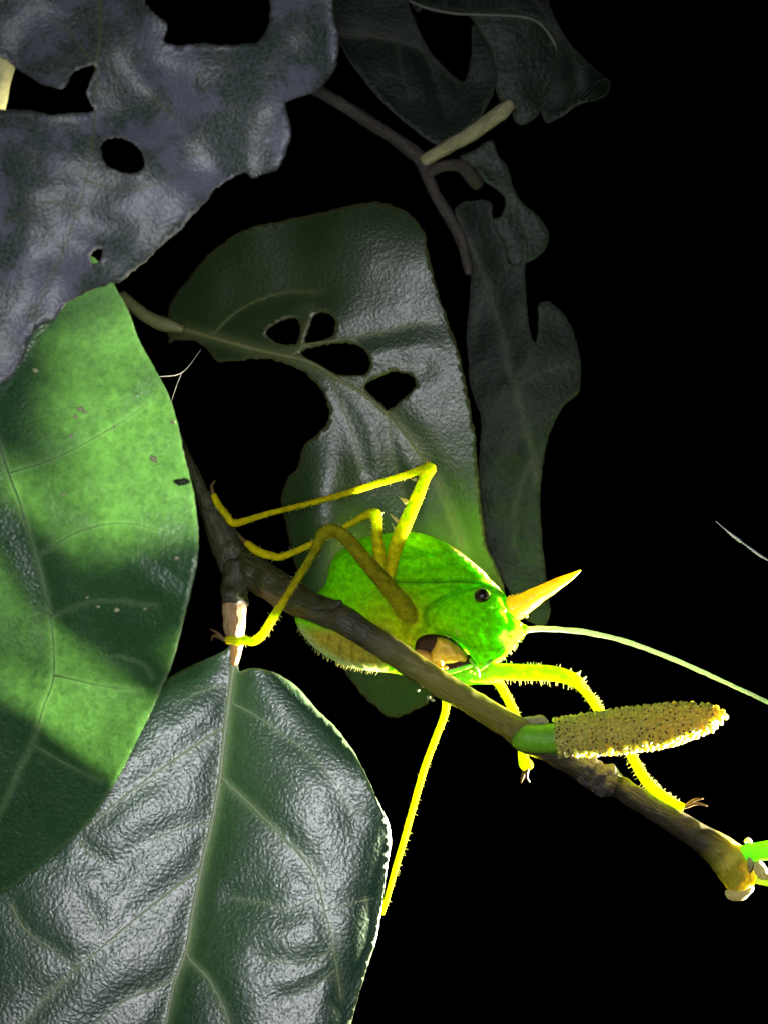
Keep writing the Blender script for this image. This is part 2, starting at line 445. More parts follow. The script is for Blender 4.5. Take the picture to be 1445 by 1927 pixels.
blade, f_left = make_leaf('blade', L_left, d_left, M['leaf_fresh'], M['vein_fresh'], lf, spacing=8, thick=2.4, seed=2.2, puff=4, crinkle=2.5,
    veins=[([(-40, 640), (-20, 760), (16, 887), (37, 942), (70, 1050), (96, 1160), (102, 1270), (82, 1333), (63, 1396), (40, 1443), (10, 1510), (-40, 1600)], 3.4, 'midrib'),
           ([(225, 1234), (255, 1243), (275, 1254), (290, 1275)], 2.0), ([(20, 890), (110, 860), (220, 800), (300, 745)], 2.2), ([(96, 1160), (190, 1130), (300, 1140)], 2.2),
           ([(70, 1050), (150, 1000), (240, 985), (340, 1010)], 2.2), ([(102, 1270), (190, 1290), (270, 1300)], 2.4), ([(60, 1400), (130, 1440), (190, 1470)], 2.4)])
# bits of grit and old bite marks on it
for i, (x, y, r) in enumerate([(68, 697, 5), (152, 770, 6), (160, 776, 4), (143, 785, 4), (135, 820, 4), (288, 862, 6), (292, 868, 4), (216, 803, 3), (326, 795, 4), (185, 1142, 3), (220, 1148, 5), (165, 1124, 2.5), (273, 1146, 2.5), (120, 930, 4), (333, 1050, 4)]):
    bm = bmesh.new(); bmesh.ops.create_icosphere(bm, subdivisions=2, radius=1)
    for vt in bm.verts: vt.co *= 1+0.45*noise.noise(vt.co*1.3+Vector((i, 0, i)))
    d0 = float(f_left(np.array([x]), np.array([y]))[0])-3
    c = P(x, y, d0); vs = np.array([(vt.co.x*r*S*1.1, vt.co.y*r*S*0.5, vt.co.z*r*S*0.8) for vt in bm.verts])+c
    fs = [[q.index for q in fc.verts] for fc in bm.faces]; bm.free()
    mesh_obj('grit', vs, fs, M['crumb'], blade, origin=c)
# a dark nick at the leaf's edge
nk = mesh_obj('scar', *tube_geo(np.array([(328, 905, d_left(328, 905)-6, 3), (338, 908, d_left(338, 908)-7, 7), (350, 906, d_left(350, 906)-6, 7), (358, 908, d_left(358, 908)-4, 3)]), 10), plain('scar', (0.012, 0.02, 0.008), 0.6), blade, origin=P(340, 907, -320)); fix_normals(nk)

# ---- the main twig with its broad leaf, flower spike and green shoot
tw = thing('leafy_twig', PV(440, 1085, -30), 'forked olive twig bearing a glossy leaf and a tan flower spike, crossing before the katydid', 'twig')

def twig_mesh(name, pts, mat, parent, sides=20, jitter=0.12, seed=1.0, yellow_amt=None, step=5):
    q = spline(pts, step); v, f = tube_geo(q, sides, True, jitter, seed)
    ya = np.zeros(len(v))
    if yellow_amt: ya[:len(q)*sides] = np.repeat(np.clip(yellow_amt(q[:, 0], q[:, 1]), 0, 1), sides); ya[-1] = ya[len(q)*sides-1]
    o = mesh_obj(name, v, f, mat, parent, origin=P(*q[0, :3]), attrs={'yellow_amt': ya, 'flow': flow_of(q, sides)}); fix_normals(o); return o

twig_mesh('stem', [(452, 1062, -34, 33), (476, 1075, -44, 33), (520, 1105, -64, 31), (570, 1135, -86, 29), (634, 1160, -112, 27), (680, 1188, -124, 25), (728, 1219, -130, 24.5), (833, 1289, -122, 24.5),
    (918, 1341, -100, 24), (965, 1370, -86, 26), (992, 1388, -80, 30), (1030, 1410, -74, 24), (1070, 1432, -70, 24), (1120, 1459, -62, 26), (1150, 1472, -58, 26), (1162, 1480, -56, 22), (1250, 1535, -50, 22.5),
    (1310, 1573, -46, 25), (1350, 1600, -42, 30), (1378, 1625, -40, 36), (1388, 1650, -38, 34), (1391, 1668, -37, 27)], M['bark'], tw, seed=3.1,
    yellow_amt=lambda x, y: np.clip((x-1325)/60, 0, 1)+0.30*np.clip((x-690)/120, 0, 1)*np.clip((1010-x)/60, 0, 1))  # yellower at the far end and along the middle stretch
twig_mesh('upper_stem', [(455, 1095, -34, 31), (438, 1050, -30, 31), (416, 1000, -26, 27), (398, 962, -24, 20), (380, 925, -20, 14), (362, 885, -14, 11), (320, 800, 10, 11), (230, 640, 40, 11), (150, 500, 70, 11)], M['bark'], tw, seed=5.5)
twig_mesh('twig_stub', [(600, 1140, -128, 9), (622, 1139, -136, 10), (643, 1136, -142, 7)], M['bark'], tw, seed=8.2, sides=14, step=3, jitter=0.3)
twig_mesh('bark_ring', [(1096, 1440, -66, 26), (1120, 1459, -62, 29), (1146, 1472, -58, 29), (1158, 1478, -57, 25)], M['bark_grey'], tw, seed=9.4, jitter=0.35, step=3)
twig_mesh('node_scar', [(985, 1354, -82, 5), (1000, 1357, -86, 9), (1018, 1355, -86, 8), (1030, 1360, -82, 4)], M['bract'], tw, seed=2.4, sides=12, step=3, jitter=0.4)
# white papery bits at the far knot
for i, pts in enumerate([[(1366, 1677, -45, 5), (1376, 1684, -48, 8), (1392, 1685, -50, 9), (1406, 1678, -48, 8), (1412, 1668, -44, 6)],
                         [(1408, 1640, -66, 5), (1412, 1625, -66, 6), (1408, 1612, -64, 4)], [(1400, 1585, -44, 2), (1406, 1581, -44, 4), (1414, 1586, -44, 2)],
                         [(1420, 1625, -60, 9), (1432, 1640, -56, 12), (1445, 1648, -50, 9), (1460, 1652, -44, 8)]]):
    twig_mesh('bract', pts, M['bract'], tw, seed=11+i, sides=12, step=3, jitter=0.45)
twig_mesh('green_shoot', [(1388, 1612, -48, 17), (1410, 1605, -52, 17), (1445, 1600, -54, 18), (1500, 1590, -56, 18), (1600, 1570, -60, 18)], M['stem_green'], tw, seed=4.0, jitter=0.06)
twig_mesh('pale_shoot', [(1400, 1645, -40, 12), (1440, 1655, -36, 12), (1500, 1668, -30, 13), (1600, 1690, -20, 12)], skin_mat('pale_shoot', (0.62, 0.62, 0.12), 0.45, 0.4), tw, seed=6.0, jitter=0.1)

# broad leaf of the twig
L_broad = [(443, 1212), (420, 1226), (400, 1235), (350, 1258), (318, 1276), (270, 1320), (200, 1385), (110, 1450), (20, 1520), (-90, 1620), (-190, 1760), (-240, 1950), (-180, 2150), (0, 2300), (220, 2380),
           (420, 2300), (560, 2130), (640, 1990), (663, 1916), (679, 1859), (694, 1811), (710, 1759), (721, 1685), (731, 1617), (736, 1580), (731, 1548), (710, 1506), (689, 1459), (663, 1411), (631, 1369),
           (594, 1333), (563, 1297), (526, 1270), (494, 1259), (468, 1258), (452, 1264), (447, 1250)]
mid_b = [(444, 1222), (439, 1259), (434, 1301), (426, 1364), (416, 1454), (405, 1522), (387, 1601), (376, 1653), (363, 1717), (352, 1785), (331, 1843), (313, 1922), (290, 2010), (260, 2120), (235, 2240), (222, 2350)]
mbx = np.array([p[0] for p in mid_b]); mby = np.array([p[1] for p in mid_b])
def d_broad(x, y):
    xm = np.interp(y, mby, mbx); u = x-xm
    au = np.abs(u)
    grow = np.clip((y-1215)/260, 0.12, 1)
    wR, wL = 300*grow+25, 420*grow+25
    t = np.where(u > 0, u/wR, -u/wL)
    d = -78-0.14*(y-1220)-26*np.sin(np.pi*np.clip(t*0.95, 0, 1.0))*np.clip(grow+0.2, 0, 1)
    d = d+np.where(u > 0, 40*np.clip(t-0.86, 0, 1)**2*8, 40*np.clip(t-0.75, 0, 1)**2*3)
    d = d+np.where(u > 0, -0.07*au, 0.02*au)
    d = d+26*np.exp(-((y-1222)/60)**2)*np.clip(np.where(u < 0, -u/60, 0), 0, 1.5)      # the base curls back on its upper rim
    d = d-10*np.sin((y+0.45*np.where(u > 0, u, -u)*1.0-1500)/46.0)*np.clip(au/110, 0, 1)*0.22
    return d
blade_b, f_broad = make_leaf('leaf', L_broad, d_broad, M['leaf_broad'], M['vein_broad'], tw, spacing=8.5, thick=0.8, rimbend=-1.5, seed=6.3, puff=4, crinkle=1.0, origin=PV(443, 1215, -78),
    label='broad glossy dark green leaf with pale midrib, hanging under the fork',
    veins=[(mid_b, 9.5, 'midrib'),
           ([(420, 1372), (395, 1385), (326, 1432), (252, 1485), (179, 1543), (110, 1590)], 4.2),
           ([(385, 1625), (368, 1643), (326, 1674), (252, 1732), (147, 1822), (95, 1869), (40, 1930)], 4.4),
           ([(337, 1832), (295, 1859), (231, 1885), (150, 1960)], 3.6),
           ([(416, 1462), (429, 1475), (463, 1506), (510, 1553), (558, 1601), (594, 1653), (610, 1711), (626, 1774), (637, 1843), (642, 1880)], 4.6),
           ([(352, 1790), (358, 1806), (389, 1838), (416, 1885), (431, 1927), (440, 1990)], 4.6),
           ([(432, 1320), (490, 1352), (558, 1401), (594, 1432), (631, 1475), (668, 1540)], 2.4),
           ([(152, 1580), (168, 1606), (210, 1632)], 2.4), ([(21, 1701), (47, 1748), (95, 1785), (142, 1822)], 3.0),
           ([(590, 1690), (540, 1712), (500, 1700), (440, 1690)], 2.2), ([(612, 1715), (660, 1700), (705, 1690)], 2.0), ([(622, 1790), (570, 1815), (500, 1805)], 2.2), ([(630, 1825), (600, 1850), (540, 1880)], 2.4),
           ([(160, 1700), (185, 1745), (195, 1785)], 2.2), ([(432, 1290), (380, 1300), (330, 1330)], 1.8), ([(400, 1545), (340, 1560), (270, 1590), (215, 1650)], 2.0)])
pt = tube('petiole', [(442, 1122, -56, 22), (441, 1150, -62, 22.5), (442, 1185, -72, 21), (445, 1215, -78, 13), (441, 1250, -88, 8)], M['bark_tan'], blade_b, jitter=0.15, seed=7, sides=18)
# upper half of the petiole is bark
twig_mesh('petiole_bark', [(450, 1060, -38, 30), (443, 1105, -51, 26.5), (441, 1138, -59, 25.5)], M['bark'], tw, seed=7.7, jitter=0.2)

# ---- flower spike: a part of the twig, its florets sub-parts
sp_axis = spline([(1046, 1389, -96, 35), (1056, 1388, -97, 37), (1120, 1381, -103, 40), (1193, 1373, -110, 42), (1271, 1361, -118, 38), (1330, 1351, -124, 26), (1352, 1346, -126, 16), (1362, 1343, -127, 6)], 4)
twig_mesh('spike_stalk', [(974, 1384, -88, 22), (985, 1388, -92, 26), (1010, 1390, -94, 27), (1050, 1389, -97, 29)], M['stem_green'], tw, seed=4.7, jitter=0.05)
vv, ff = tube_geo(sp_axis-np.array([0, 0, 0, 3.0])*np.array([0, 0, 0, 1]), 20)
core = mesh_obj('flower_spike', vv, ff, M['spike'], tw, origin=P(*sp_axis[0, :3])); fix_normals(core)
bm = bmesh.new(); bmesh.ops.create_icosphere(bm, subdivisions=1, radius=1)
unit = np.array([tuple(v.co) for v in bm.verts]); unit_f = [[q.index for q in fc.verts] for fc in bm.faces]; bm.free()
fm = bpy.data.meshes.new('floret'); fm.from_pydata((unit*5.6*S*np.array([1, 1, 0.9])).tolist(), [], unit_f)
fm.polygons.foreach_set('use_smooth', np.ones(len(fm.polygons), bool)); fm.materials.append(M['spike'])
pm = bpy.data.meshes.new('pore'); pm.from_pydata((unit*2.3*S).tolist(), [], unit_f); pm.materials.append(M['floret_tip'])
AW = P(sp_axis[:, 0], sp_axis[:, 1], sp_axis[:, 2]); cum = np.concatenate([[0], np.cumsum(np.linalg.norm(np.diff(AW, axis=0), axis=1))])
core_o = np.array(world_loc(core)); cand = []
pitch = 9.2*S; s = pitch*0.5; row = 0
while s < cum[-1]:
    c = np.array([np.interp(s, cum, AW[:, k]) for k in range(3)]); r = np.interp(s, cum, sp_axis[:, 3])*S
    t = AW[min(len(AW)-1, np.searchsorted(cum, s))]-AW[max(0, np.searchsorted(cum, s)-2)]; t /= np.linalg.norm(t)
    a = np.array([0, -1.0, 0]); a -= t*(a @ t); a /= np.linalg.norm(a); b = np.cross(t, a)
    m = max(3, int(2*math.pi*r/(9.8*S)))
    for k in range(m):
        an = 2*math.pi*(k+0.5*(row % 2))/m+rng.normal()*0.06
        nrm = math.cos(an)*a+math.sin(an)*b
        cand.append((math.cos(an), c+t*rng.normal()*2.0*S+nrm*(r+(-3.4+rng.normal()*1.1)*S), nrm))
    s += pitch; row += 1
cand.sort(key=lambda q: -q[0])
rest = []
for i, (ca, p, nrm) in enumerate(cand):
    if i < 260:
        o = bpy.data.objects.new('floret', fm); C.objects.link(o); o.parent = core
        o.location = Vector((p-core_o).tolist()); k = rng.uniform(0.72, 1.25); o.scale = (k, k, k*rng.uniform(.85, 1.1))
    else: rest.append(p)
fv = np.concatenate([unit*5.6*S+p for p in rest]); fF = [[j+12*i for j in f] for i in range(len(rest)) for f in unit_f]
tag(mesh_obj('florets', fv, fF, M['spike'], core), kind='stuff')
pv, pf = [], []
for i, (ca, p, nrm) in enumerate(cand):
    if rng.random() < 0.6:
        q = p+nrm*4.3*S+np.cross(nrm, [0.3, 0.2, 0.9])*rng.uniform(2, 5)*S
        pf += [[j+len(pv)*12 for j in f] for f in unit_f]; pv.append(unit*rng.uniform(1.4, 2.6)*S+q)
tag(mesh_obj('pores', np.concatenate(pv), pf, M['floret_tip'], core), kind='stuff')

# ---- crumpled dull leaf at the upper near side
s4 = 2.189
L_dull = [(-260, -260), (100, -330), (420, -330), (600, -250), (650, -120)]+Z([(1370, 0), (1395, 150), (1385, 270), (1340, 340), (1280, 385), (1190, 415), (1180, 440), (1200, 540), (1190, 600), (1165, 660), (1140, 700), (1080, 720), (1040, 735), (1010, 710),
    (960, 730), (890, 780), (850, 830), (790, 890), (740, 950), (680, 1000), (600, 1075), (520, 1140), (460, 1170), (380, 1195), (320, 1225), (270, 1255), (225, 1315), (170, 1340), (140, 1370), (110, 1440), (80, 1500), (0, 1580)], s4)+[(-120, 760), (-300, 640), (-380, 400), (-330, 230), (-120, 205)]+Z([(0, 452), (30, 450), (130, 455), (200, 472), (290, 465), (370, 462), (388, 450), (372, 420), (360, 390), (368, 340), (400, 275), (372, 272), (325, 285), (300, 305), (272, 350), (245, 366), (180, 347), (110, 310), (60, 272), (0, 232)], s4)+[(-120, 70), (-300, 20), (-380, -120)]
H_dull = [Z([(600, -20), (615, 30), (640, 55), (683, 88), (690, 115), (677, 160), (690, 180), (740, 186), (850, 180), (930, 186), (1020, 180), (1065, 168), (1100, 120), (1113, 60), (1108, -20)], s4)+[(480, -90), (380, -130), (300, -90)],
          Z([(415, 610), (440, 577), (490, 568), (540, 585), (580, 620), (597, 670), (580, 700), (540, 715), (480, 702), (435, 672)], s4),
          Z([(385, 1035), (405, 1022), (424, 1035), (418, 1065), (402, 1084), (380, 1082), (372, 1062)], s4)]
_dn = {}
def d_dull(x, y):
    x = np.asarray(x, float); y = np.asarray(y, float)
    d = -480-0.10*(300-y)*0+34*pnoise(x, y, 170, 3.3)+9*pnoise(x, y, 75, 9.1)
    t = (x*0.72+y*0.69)
    d = d+12*np.sin((x*0.80-y*0.60)/62.0+pnoise(x, y, 240, 5.0)*2.0)
    e = 0.57*(x-20)+0.82*(y-690)                    # far lower rim turns back
    d = d+np.clip(e+330*0, 0, 200)*0.10
    d = d+22*np.clip((x-480)/140, 0, 1)**2
    return d
dl = thing('crumpled_leaf', PV(-100, -200, -480), 'large crumpled grey lavender leaf with chewed holes in the upper corner nearest the viewer', 'leaf')
make_leaf('blade', L_dull, d_dull, M['leaf_dull'], M['vein_holed'], dl, holes=H_dull, spacing=9, thick=0.5, rimbend=-3, seed=9.7, puff=2, crinkle=2, edge_jit=3.0,
    veins=[([(150, -250), (175, -100), (190, 20), (183, 130), (178, 220), (165, 330), (120, 470), (60, 600)], 3.0, 'midrib'), ([(262, 150), (300, 195), (336, 226)], 2.2), ([(183, 130), (130, 60), (60, 10)], 2.0), ([(150, 335), (210, 352), (280, 350), (350, 320)], 2.0), ([(150, 390), (90, 380), (10, 420)], 2.0)])

# dry stalk at the edge behind it
ds = thing('dry_stalk', PV(-16, 260, -330), 'pale yellow dry stalk glimpsed in the notch of the crumpled leaf', 'stalk')
tube('stem', [(-20, 320, -350, 24), (-13, 205, -350, 25), (2, 126, -350, 26), (14, 60, -350, 26)], M['straw'], ds, jitter=0.1, seed=3)

# ---- half-eaten leaf behind the katydid
s6 = 1.72; z6 = lambda p: Z(p, s6, 280, 360)
L_holed = z6([(60, 440), (62, 405), (80, 345), (130, 280), (185, 215), (230, 175), (300, 130), (380, 105), (470, 88), (560, 68), (640, 50), (700, 38), (760, 38), (810, 55), (860, 90), (890, 130), (905, 200), (925, 290), (950, 370), (975, 440),
    (1000, 510), (1020, 600), (1040, 700), (1055, 800), (1068, 950), (1080, 1050), (1098, 1160), (1140, 1250), (1150, 1330), (1120, 1430), (1040, 1530)])+[(840, 1290), (800, 1325), (760, 1345), (742, 1351), (721, 1341), (684, 1309), (652, 1267), (620, 1220), (590, 1160), (565, 1090)]+z6(
    [(470, 1190), (455, 1130), (445, 1080), (430, 1020), (432, 980), (452, 925), (480, 900), (490, 868), (505, 820), (540, 790), (570, 765), (583, 730), (580, 695), (565, 655), (540, 620), (510, 590), (480, 573), (440, 558), (400, 545), (330, 541), (300, 547), (260, 551), (220, 549), (192, 512), (150, 486), (92, 481), (68, 492)])
H_holed = [z6(h) for h in ([(380, 465), (395, 440), (440, 415), (470, 410), (488, 425), (490, 460), (480, 490), (450, 498), (410, 488)], [(505, 485), (520, 440), (540, 400), (575, 393), (600, 410), (605, 440), (590, 470), (550, 485), (520, 492)],
    [(492, 522), (550, 500), (640, 491), (690, 506), (714, 540), (716, 565), (700, 592), (650, 598), (600, 589), (550, 564)], [(699, 627), (740, 605), (800, 583), (850, 598), (864, 625), (850, 650), (822, 672), (802, 690), (775, 708), (752, 690), (722, 663)])]
def d_holed(x, y):
    d = 300-0.13*(x-650)+np.where(x < 650, 0.0010, 0.0003)*(x-650)**2+0.0003*(y-620)**2*np.where(y < 620, 1.3, 1.2)
    d = d+26*np.exp(-((x-560)/70)**2)*np.clip((620-y)/200, 0, 1)
    d = d-14*np.exp(-(((x-385)/45)**2+((y-525)/60)**2))
    d = d+8*np.sin((y-0.25*x)/55)*np.clip((700-y)/200, 0, 1)
    d = d-45*np.exp(-(((x-600)/70)**2+((y-1010)/160)**2))
    return d
hl = thing('holed_leaf', PV(315, 610, 300), 'half eaten leaf with four round holes and a great bite, hanging behind the katydid', 'leaf')
blade_h, f_holed = make_leaf('blade', L_holed, d_holed, M['leaf_holed'], M['vein_holed'], hl, holes=H_holed, spacing=8.5, thick=1.2, seed=4.4, puff=5, crinkle=1.5, edge_jit=3.2,
    veins=[(z6([(58, 432), (130, 452), (200, 470), (330, 507), (440, 532), (500, 545), (560, 574), (620, 612), (690, 652), (750, 702), (810, 762), (870, 842), (930, 935), (980, 1045), (1010, 1130), (1030, 1240)]), 9, 'midrib'),
           (z6([(455, 535), (492, 510), (510, 495), (620, 482), (720, 462), (860, 430), (930, 420)]), 3.4), (z6([(494, 512), (500, 470), (530, 390)]), 2.8), (z6([(690, 640), (705, 605), (735, 595), (800, 575), (880, 575)]), 2.6),
           (z6([(590, 600), (640, 730), (670, 820), (690, 900)]), 2.8), (z6([(200, 470), (300, 380), (430, 330), (560, 330)]), 1.8), (z6([(780, 735), (790, 860), (830, 1000)]), 2.0)])
tube('petiole', [(228, 556, 330, 12), (255, 580, 322, 12), (285, 600, 312, 13), (318, 612, 300, 13), (345, 620, 290, 7)], M['vein_holed'], hl, jitter=0.2, seed=4)

# ---- the shaded branch at the back
s5 = 2.258; z5 = lambda p: Z(p, s5, 560, 0)
bb = thing('shaded_branch', PV(800, 320, 360), 'dim grey twig with drooping curled and ragged leaves behind the half eaten leaf', 'branch')
twig_mesh('stem', [(500, 110, 330, 12), (578, 158, 335, 12), (649, 200, 345, 12), (711, 240, 352, 12.5), (755, 270, 358, 12.5), (792, 300, 360, 14), (803, 328, 360, 13), (820, 368, 362, 11), (846, 410, 366, 11), (868, 455, 380, 10), (882, 515, 392, 8)], M['bark_grey'], bb, seed=12, jitter=0.2)
twig_mesh('branch_stub', [(796, 304, 350, 11), (842, 277, 335, 13), (896, 245, 318, 14), (938, 214, 305, 15), (962, 194, 300, 12)], bark_mat('pale_stub', (0.25, 0.23, 0.11), (0.48, 0.45, 0.26), (0.62, 0.6, 0.42), 0.6, 0.3), bb, seed=13, jitter=0.15)
L_rag = z6([(990, 68), (1000, 45), (1040, 30), (1105, 35), (1110, 75), (1130, 130), (1155, 175), (1165, 232), (1190, 235), (1205, 218), (1203, 180), (1193, 160), (1205, 148), (1222, 163), (1223, 220), (1216, 260), (1225, 400), (1236, 470), (1252, 488), (1260, 430), (1260, 372),
    (1275, 357), (1300, 361), (1340, 398), (1370, 450), (1390, 520), (1397, 580), (1390, 650), (1342, 693), (1310, 750), (1290, 800), (1278, 860), (1266, 960), (1266, 1050), (1277, 1180), (1292, 1310), (1298, 1370), (1275, 1405), (1225, 1390), (1190, 1350), (1172, 1310), (1142, 1250), (1100, 1170), (1080, 1080), (1068, 950),
    (1072, 820), (1076, 740), (1055, 675), (1038, 620), (1035, 560), (1028, 460), (1036, 380), (1040, 300), (1045, 230), (1030, 180), (1008, 130)])
d_rag = lambda x, y: 430-0.12*(x-960)+0.0009*(x-960)**2+0.03*(y-700)+6*np.sin(y/70.0)
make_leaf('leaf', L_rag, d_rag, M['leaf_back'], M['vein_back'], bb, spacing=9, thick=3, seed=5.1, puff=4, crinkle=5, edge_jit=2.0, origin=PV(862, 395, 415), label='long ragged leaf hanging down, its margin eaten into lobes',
    veins=[(z6([(995, 70), (1035, 165), (1080, 270), (1130, 420), (1160, 560), (1190, 650), (1215, 760), (1245, 870), (1262, 960)]), 5, 'midrib'), (z6([(1090, 300), (1060, 420), (1050, 500)]), 2.0), (z6([(1180, 630), (1290, 580), (1380, 560)]), 2.0), (z6([(1240, 860), (1190, 1000), (1180, 1150)]), 2.0)])
L_und = [(500, -200), (760, -200), (775, -60)]+z5([(470, 0), (500, 90), (545, 190), (600, 265), (690, 345), (715, 332), (737, 240), (740, 110), (770, 130), (815, 210), (842, 300), (836, 380), (810, 440), (760, 520), (640, 600), (580, 612), (480, 540), (380, 455), (300, 365), (230, 275), (180, 190), (100, 60)])
def d_und(x, y):
    ym = np.interp(x, [560, 640, 693, 746, 799, 866], [62, 64, 66, 78, 95, 153])
    return 400-0.10*np.abs(y-ym)+0.00006*(y-ym)**2+0.02*(x-700)
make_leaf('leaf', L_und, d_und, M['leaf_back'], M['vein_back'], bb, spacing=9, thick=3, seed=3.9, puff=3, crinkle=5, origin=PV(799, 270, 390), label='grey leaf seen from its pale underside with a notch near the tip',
    veins=[(z5([(60, 120), (180, 142), (300, 150), (420, 175), (540, 215), (600, 272), (680, 350)]), 4.5, 'midrib'), (z5([(540, 215), (600, 380), (640, 500)]), 1.8), (z5([(420, 175), (440, 300), (480, 420)]), 1.8)])
L_can = [(640, -260), (900, -280), (1010, -180)]+z5([(1040, 0), (1075, 70), (1100, 140), (1106, 240), (1090, 315), (1072, 380), (1042, 450), (1010, 500), (960, 530), (925, 520), (900, 460), (860, 420), (830, 330), (800, 200), (720, 60), (620, 50), (540, 30), (470, 0)])
d_can = lambda x, y: 470+0.0016*(x-930)**2*0.6+0.12*(y-100)
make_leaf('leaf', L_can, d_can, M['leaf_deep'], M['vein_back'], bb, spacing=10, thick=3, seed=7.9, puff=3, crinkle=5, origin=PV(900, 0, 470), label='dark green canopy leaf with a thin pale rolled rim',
    veins=[([(860, -200), (885, -60), (905, 60), (930, 160), (955, 220)], 3.0, 'midrib')])
rimp = z5([(420, -25), (470, 2), (540, 31), (620, 51), (720, 61), (880, 66), (980, 77), (1040, 112), (1088, 180), (1104, 240), (1092, 312), (1074, 380)])
tube('leaf_rim', [(x, y, 452, 2.6) for x, y in rimp], plain('rolled_rim', (0.20, 0.21, 0.17), 0.5), bb, sides=8, jitter=0.3)  # pale colour stands in for light along the rolled rim
L_fold = [(760, -160), (1000, -200), (1040, -60)]+z5([(1065, 0), (1130, 150), (1190, 222), (1240, 272), (1290, 316), (1318, 332), (1324, 366), (1302, 408), (1240, 430), (1180, 452), (1130, 490), (1085, 514), (1060, 524), (1040, 500), (1032, 460), (1050, 400), (1085, 310), (1100, 230), (1085, 165), (1035, 100), (975, 66), (880, 54), (720, 48), (620, 38), (540, 18), (480, -12)])
def d_fold(x, y):
    return 430+0.0012*(x-1000)**2-30*np.exp(-((x-1105)/45)**2)+0.05*(y-100)
make_leaf('leaf', L_fold, d_fold, M['leaf_back'], M['vein_back'], bb, spacing=9, thick=3, seed=8.8, puff=3, crinkle=6, origin=PV(960, 0, 430), label='outermost curled leaf with its tip rolled back',
    veins=[(z5([(880, -120), (1020, 20), (1130, 190), (1200, 330), (1150, 440)]), 2.6, 'midrib')])
curl = z5([(1205, 425), (1235, 385), (1275, 345), (1305, 335), (1322, 355), (1312, 395), (1275, 418), (1235, 428)])
tube('curled_tip', [(x, y, 396, 4.0) for x, y in curl], M['leaf_back'], bb, sides=8)
L_beh = z5([(690, 665), (745, 640), (822, 598), (850, 660), (890, 710), (912, 790), (952, 860), (1010, 908), (1050, 960), (1066, 1000), (1055, 1050), (1020, 1090), (982, 1112), (940, 1125), (915, 1130), (890, 1090), (882, 1040), (850, 990), (815, 935), (862, 920), (882, 850), (850, 810), (790, 768), (750, 725), (715, 690)])
make_leaf('leaf', L_beh, lambda x, y: 440+0.05*(y-400)+0.001*(x-960)**2, M['leaf_deep'], M['vein_back'], bb, spacing=8, thick=3, seed=2.7, puff=3, crinkle=5, origin=PV(870, 290, 435), label='small chewed dark leaf between the stub and the ragged leaf',
    veins=[(z5([(700, 668), (800, 700), (870, 790), (920, 900), (990, 1000)]), 2.2, 'midrib')])
tube('petiole', [(x, y, d, r) for (x, y), d, r in zip(z5([(555, 745), (585, 718), (630, 703), (690, 705), (732, 742), (765, 785)]), (352, 345, 340, 345, 362, 385), (9, 10, 11, 12, 13, 12))], M['bark_grey'], bb, jitter=0.2, seed=14)

# ------------------------------------------------------------------ katydid
kt = thing('katydid', PV(760, 1150, 20), 'bright green katydid with a yellow horn on its head, clinging behind the twig', 'insect')

def lump(outline, dc, H, R, spacing=6, back=None):
    """a rounded body from its outline: thickness swells with the distance from the rim, front and back"""
    L = spline(outline, 6, True); v, f = sheet(L, [], spacing)
    t = np.clip(seg_dist(v[:, 0], v[:, 1], L, closed=True)/R, 0, 1); h = np.sqrt(np.clip(1-(1-t)**2, 0, 1))
    hb = H if back is None else back
    c = dc(v[:, 0], v[:, 1]) if callable(dc) else dc
    front = np.column_stack([v, c-H*h]); rear = np.column_stack([v, c+hb*h+0.3])
    n = len(v); allv = np.concatenate([front, rear]); F = [tuple(q) for q in f]+[(c_+n, b_+n, a_+n) for a_, b_, c_ in f]
    # rim walls
    cnt = {}
    for a, b, c2 in f:
        for e in ((a, b), (b, c2), (c2, a)):
            k = (min(e), max(e)); cnt[k] = None if k in cnt else e
    for k, e in cnt.items():
        if e is not None: F.append((e[1], e[0], e[0]+n, e[1]+n))
    return allv, F

def raw_tube(path, sides=12):
    """same as a tube but left in grid units for the remesh"""
    q = spline(path, 4); V, F = [], []; n = len(q); prev = None
    for i in range(n):
        t = q[min(i+1, n-1), :3]-q[max(i-1, 0), :3]; t = t/max(np.linalg.norm(t), 1e-9)
        a = prev if prev is not None else np.array([0, 0, 1.0]); a = a-t*(a @ t); a /= max(np.linalg.norm(a), 1e-9); prev = a; b = np.cross(t, a)
        for k in range(sides):
            an = 2*math.pi*k/sides; V.append(q[i, :3]+q[i, 3]*(math.cos(an)*a+math.sin(an)*b))
    for i in range(n-1):
        for k in range(sides):
            k2 = (k+1) % sides; F.append((i*sides+k, i*sides+k2, (i+1)*sides+k2, (i+1)*sides+k))
    F.append(tuple(range(sides-1, -1, -1))); F.append(tuple(range((n-1)*sides, n*sides)))
    return np.array(V), F, q

abdomen = [(618, 1075), (628, 1048), (655, 1025), (690, 1010), (755, 1002), (800, 1008), (845, 1025), (890, 1058), (920, 1088), (930, 1130), (900, 1200), (870, 1245), (830, 1272), (790, 1276), (740, 1267), (700, 1263), (660, 1256), (622, 1240), (592, 1219), (566, 1190), (555, 1165), (562, 1140), (590, 1120), (612, 1100)]
pron = [(738, 1003), (770, 1000), (808, 1008), (848, 1028), (890, 1060), (922, 1090), (946, 1114), (930, 1114), (905, 1112), (872, 1118), (838, 1134), (815, 1150), (806, 1170), (800, 1188), (786, 1204), (777, 1228), (770, 1242), (742, 1226), (712, 1196), (692, 1160), (688, 1100), (706, 1040)]
head = [(812, 1158), (828, 1132), (858, 1112), (900, 1101), (935, 1106), (952, 1122), (959, 1145), (975, 1165), (986, 1182), (984, 1198), (970, 1214), (952, 1234), (930, 1245), (908, 1252), (894, 1247), (882, 1230), (866, 1212), (843, 1202), (820, 1194), (811, 1176)]
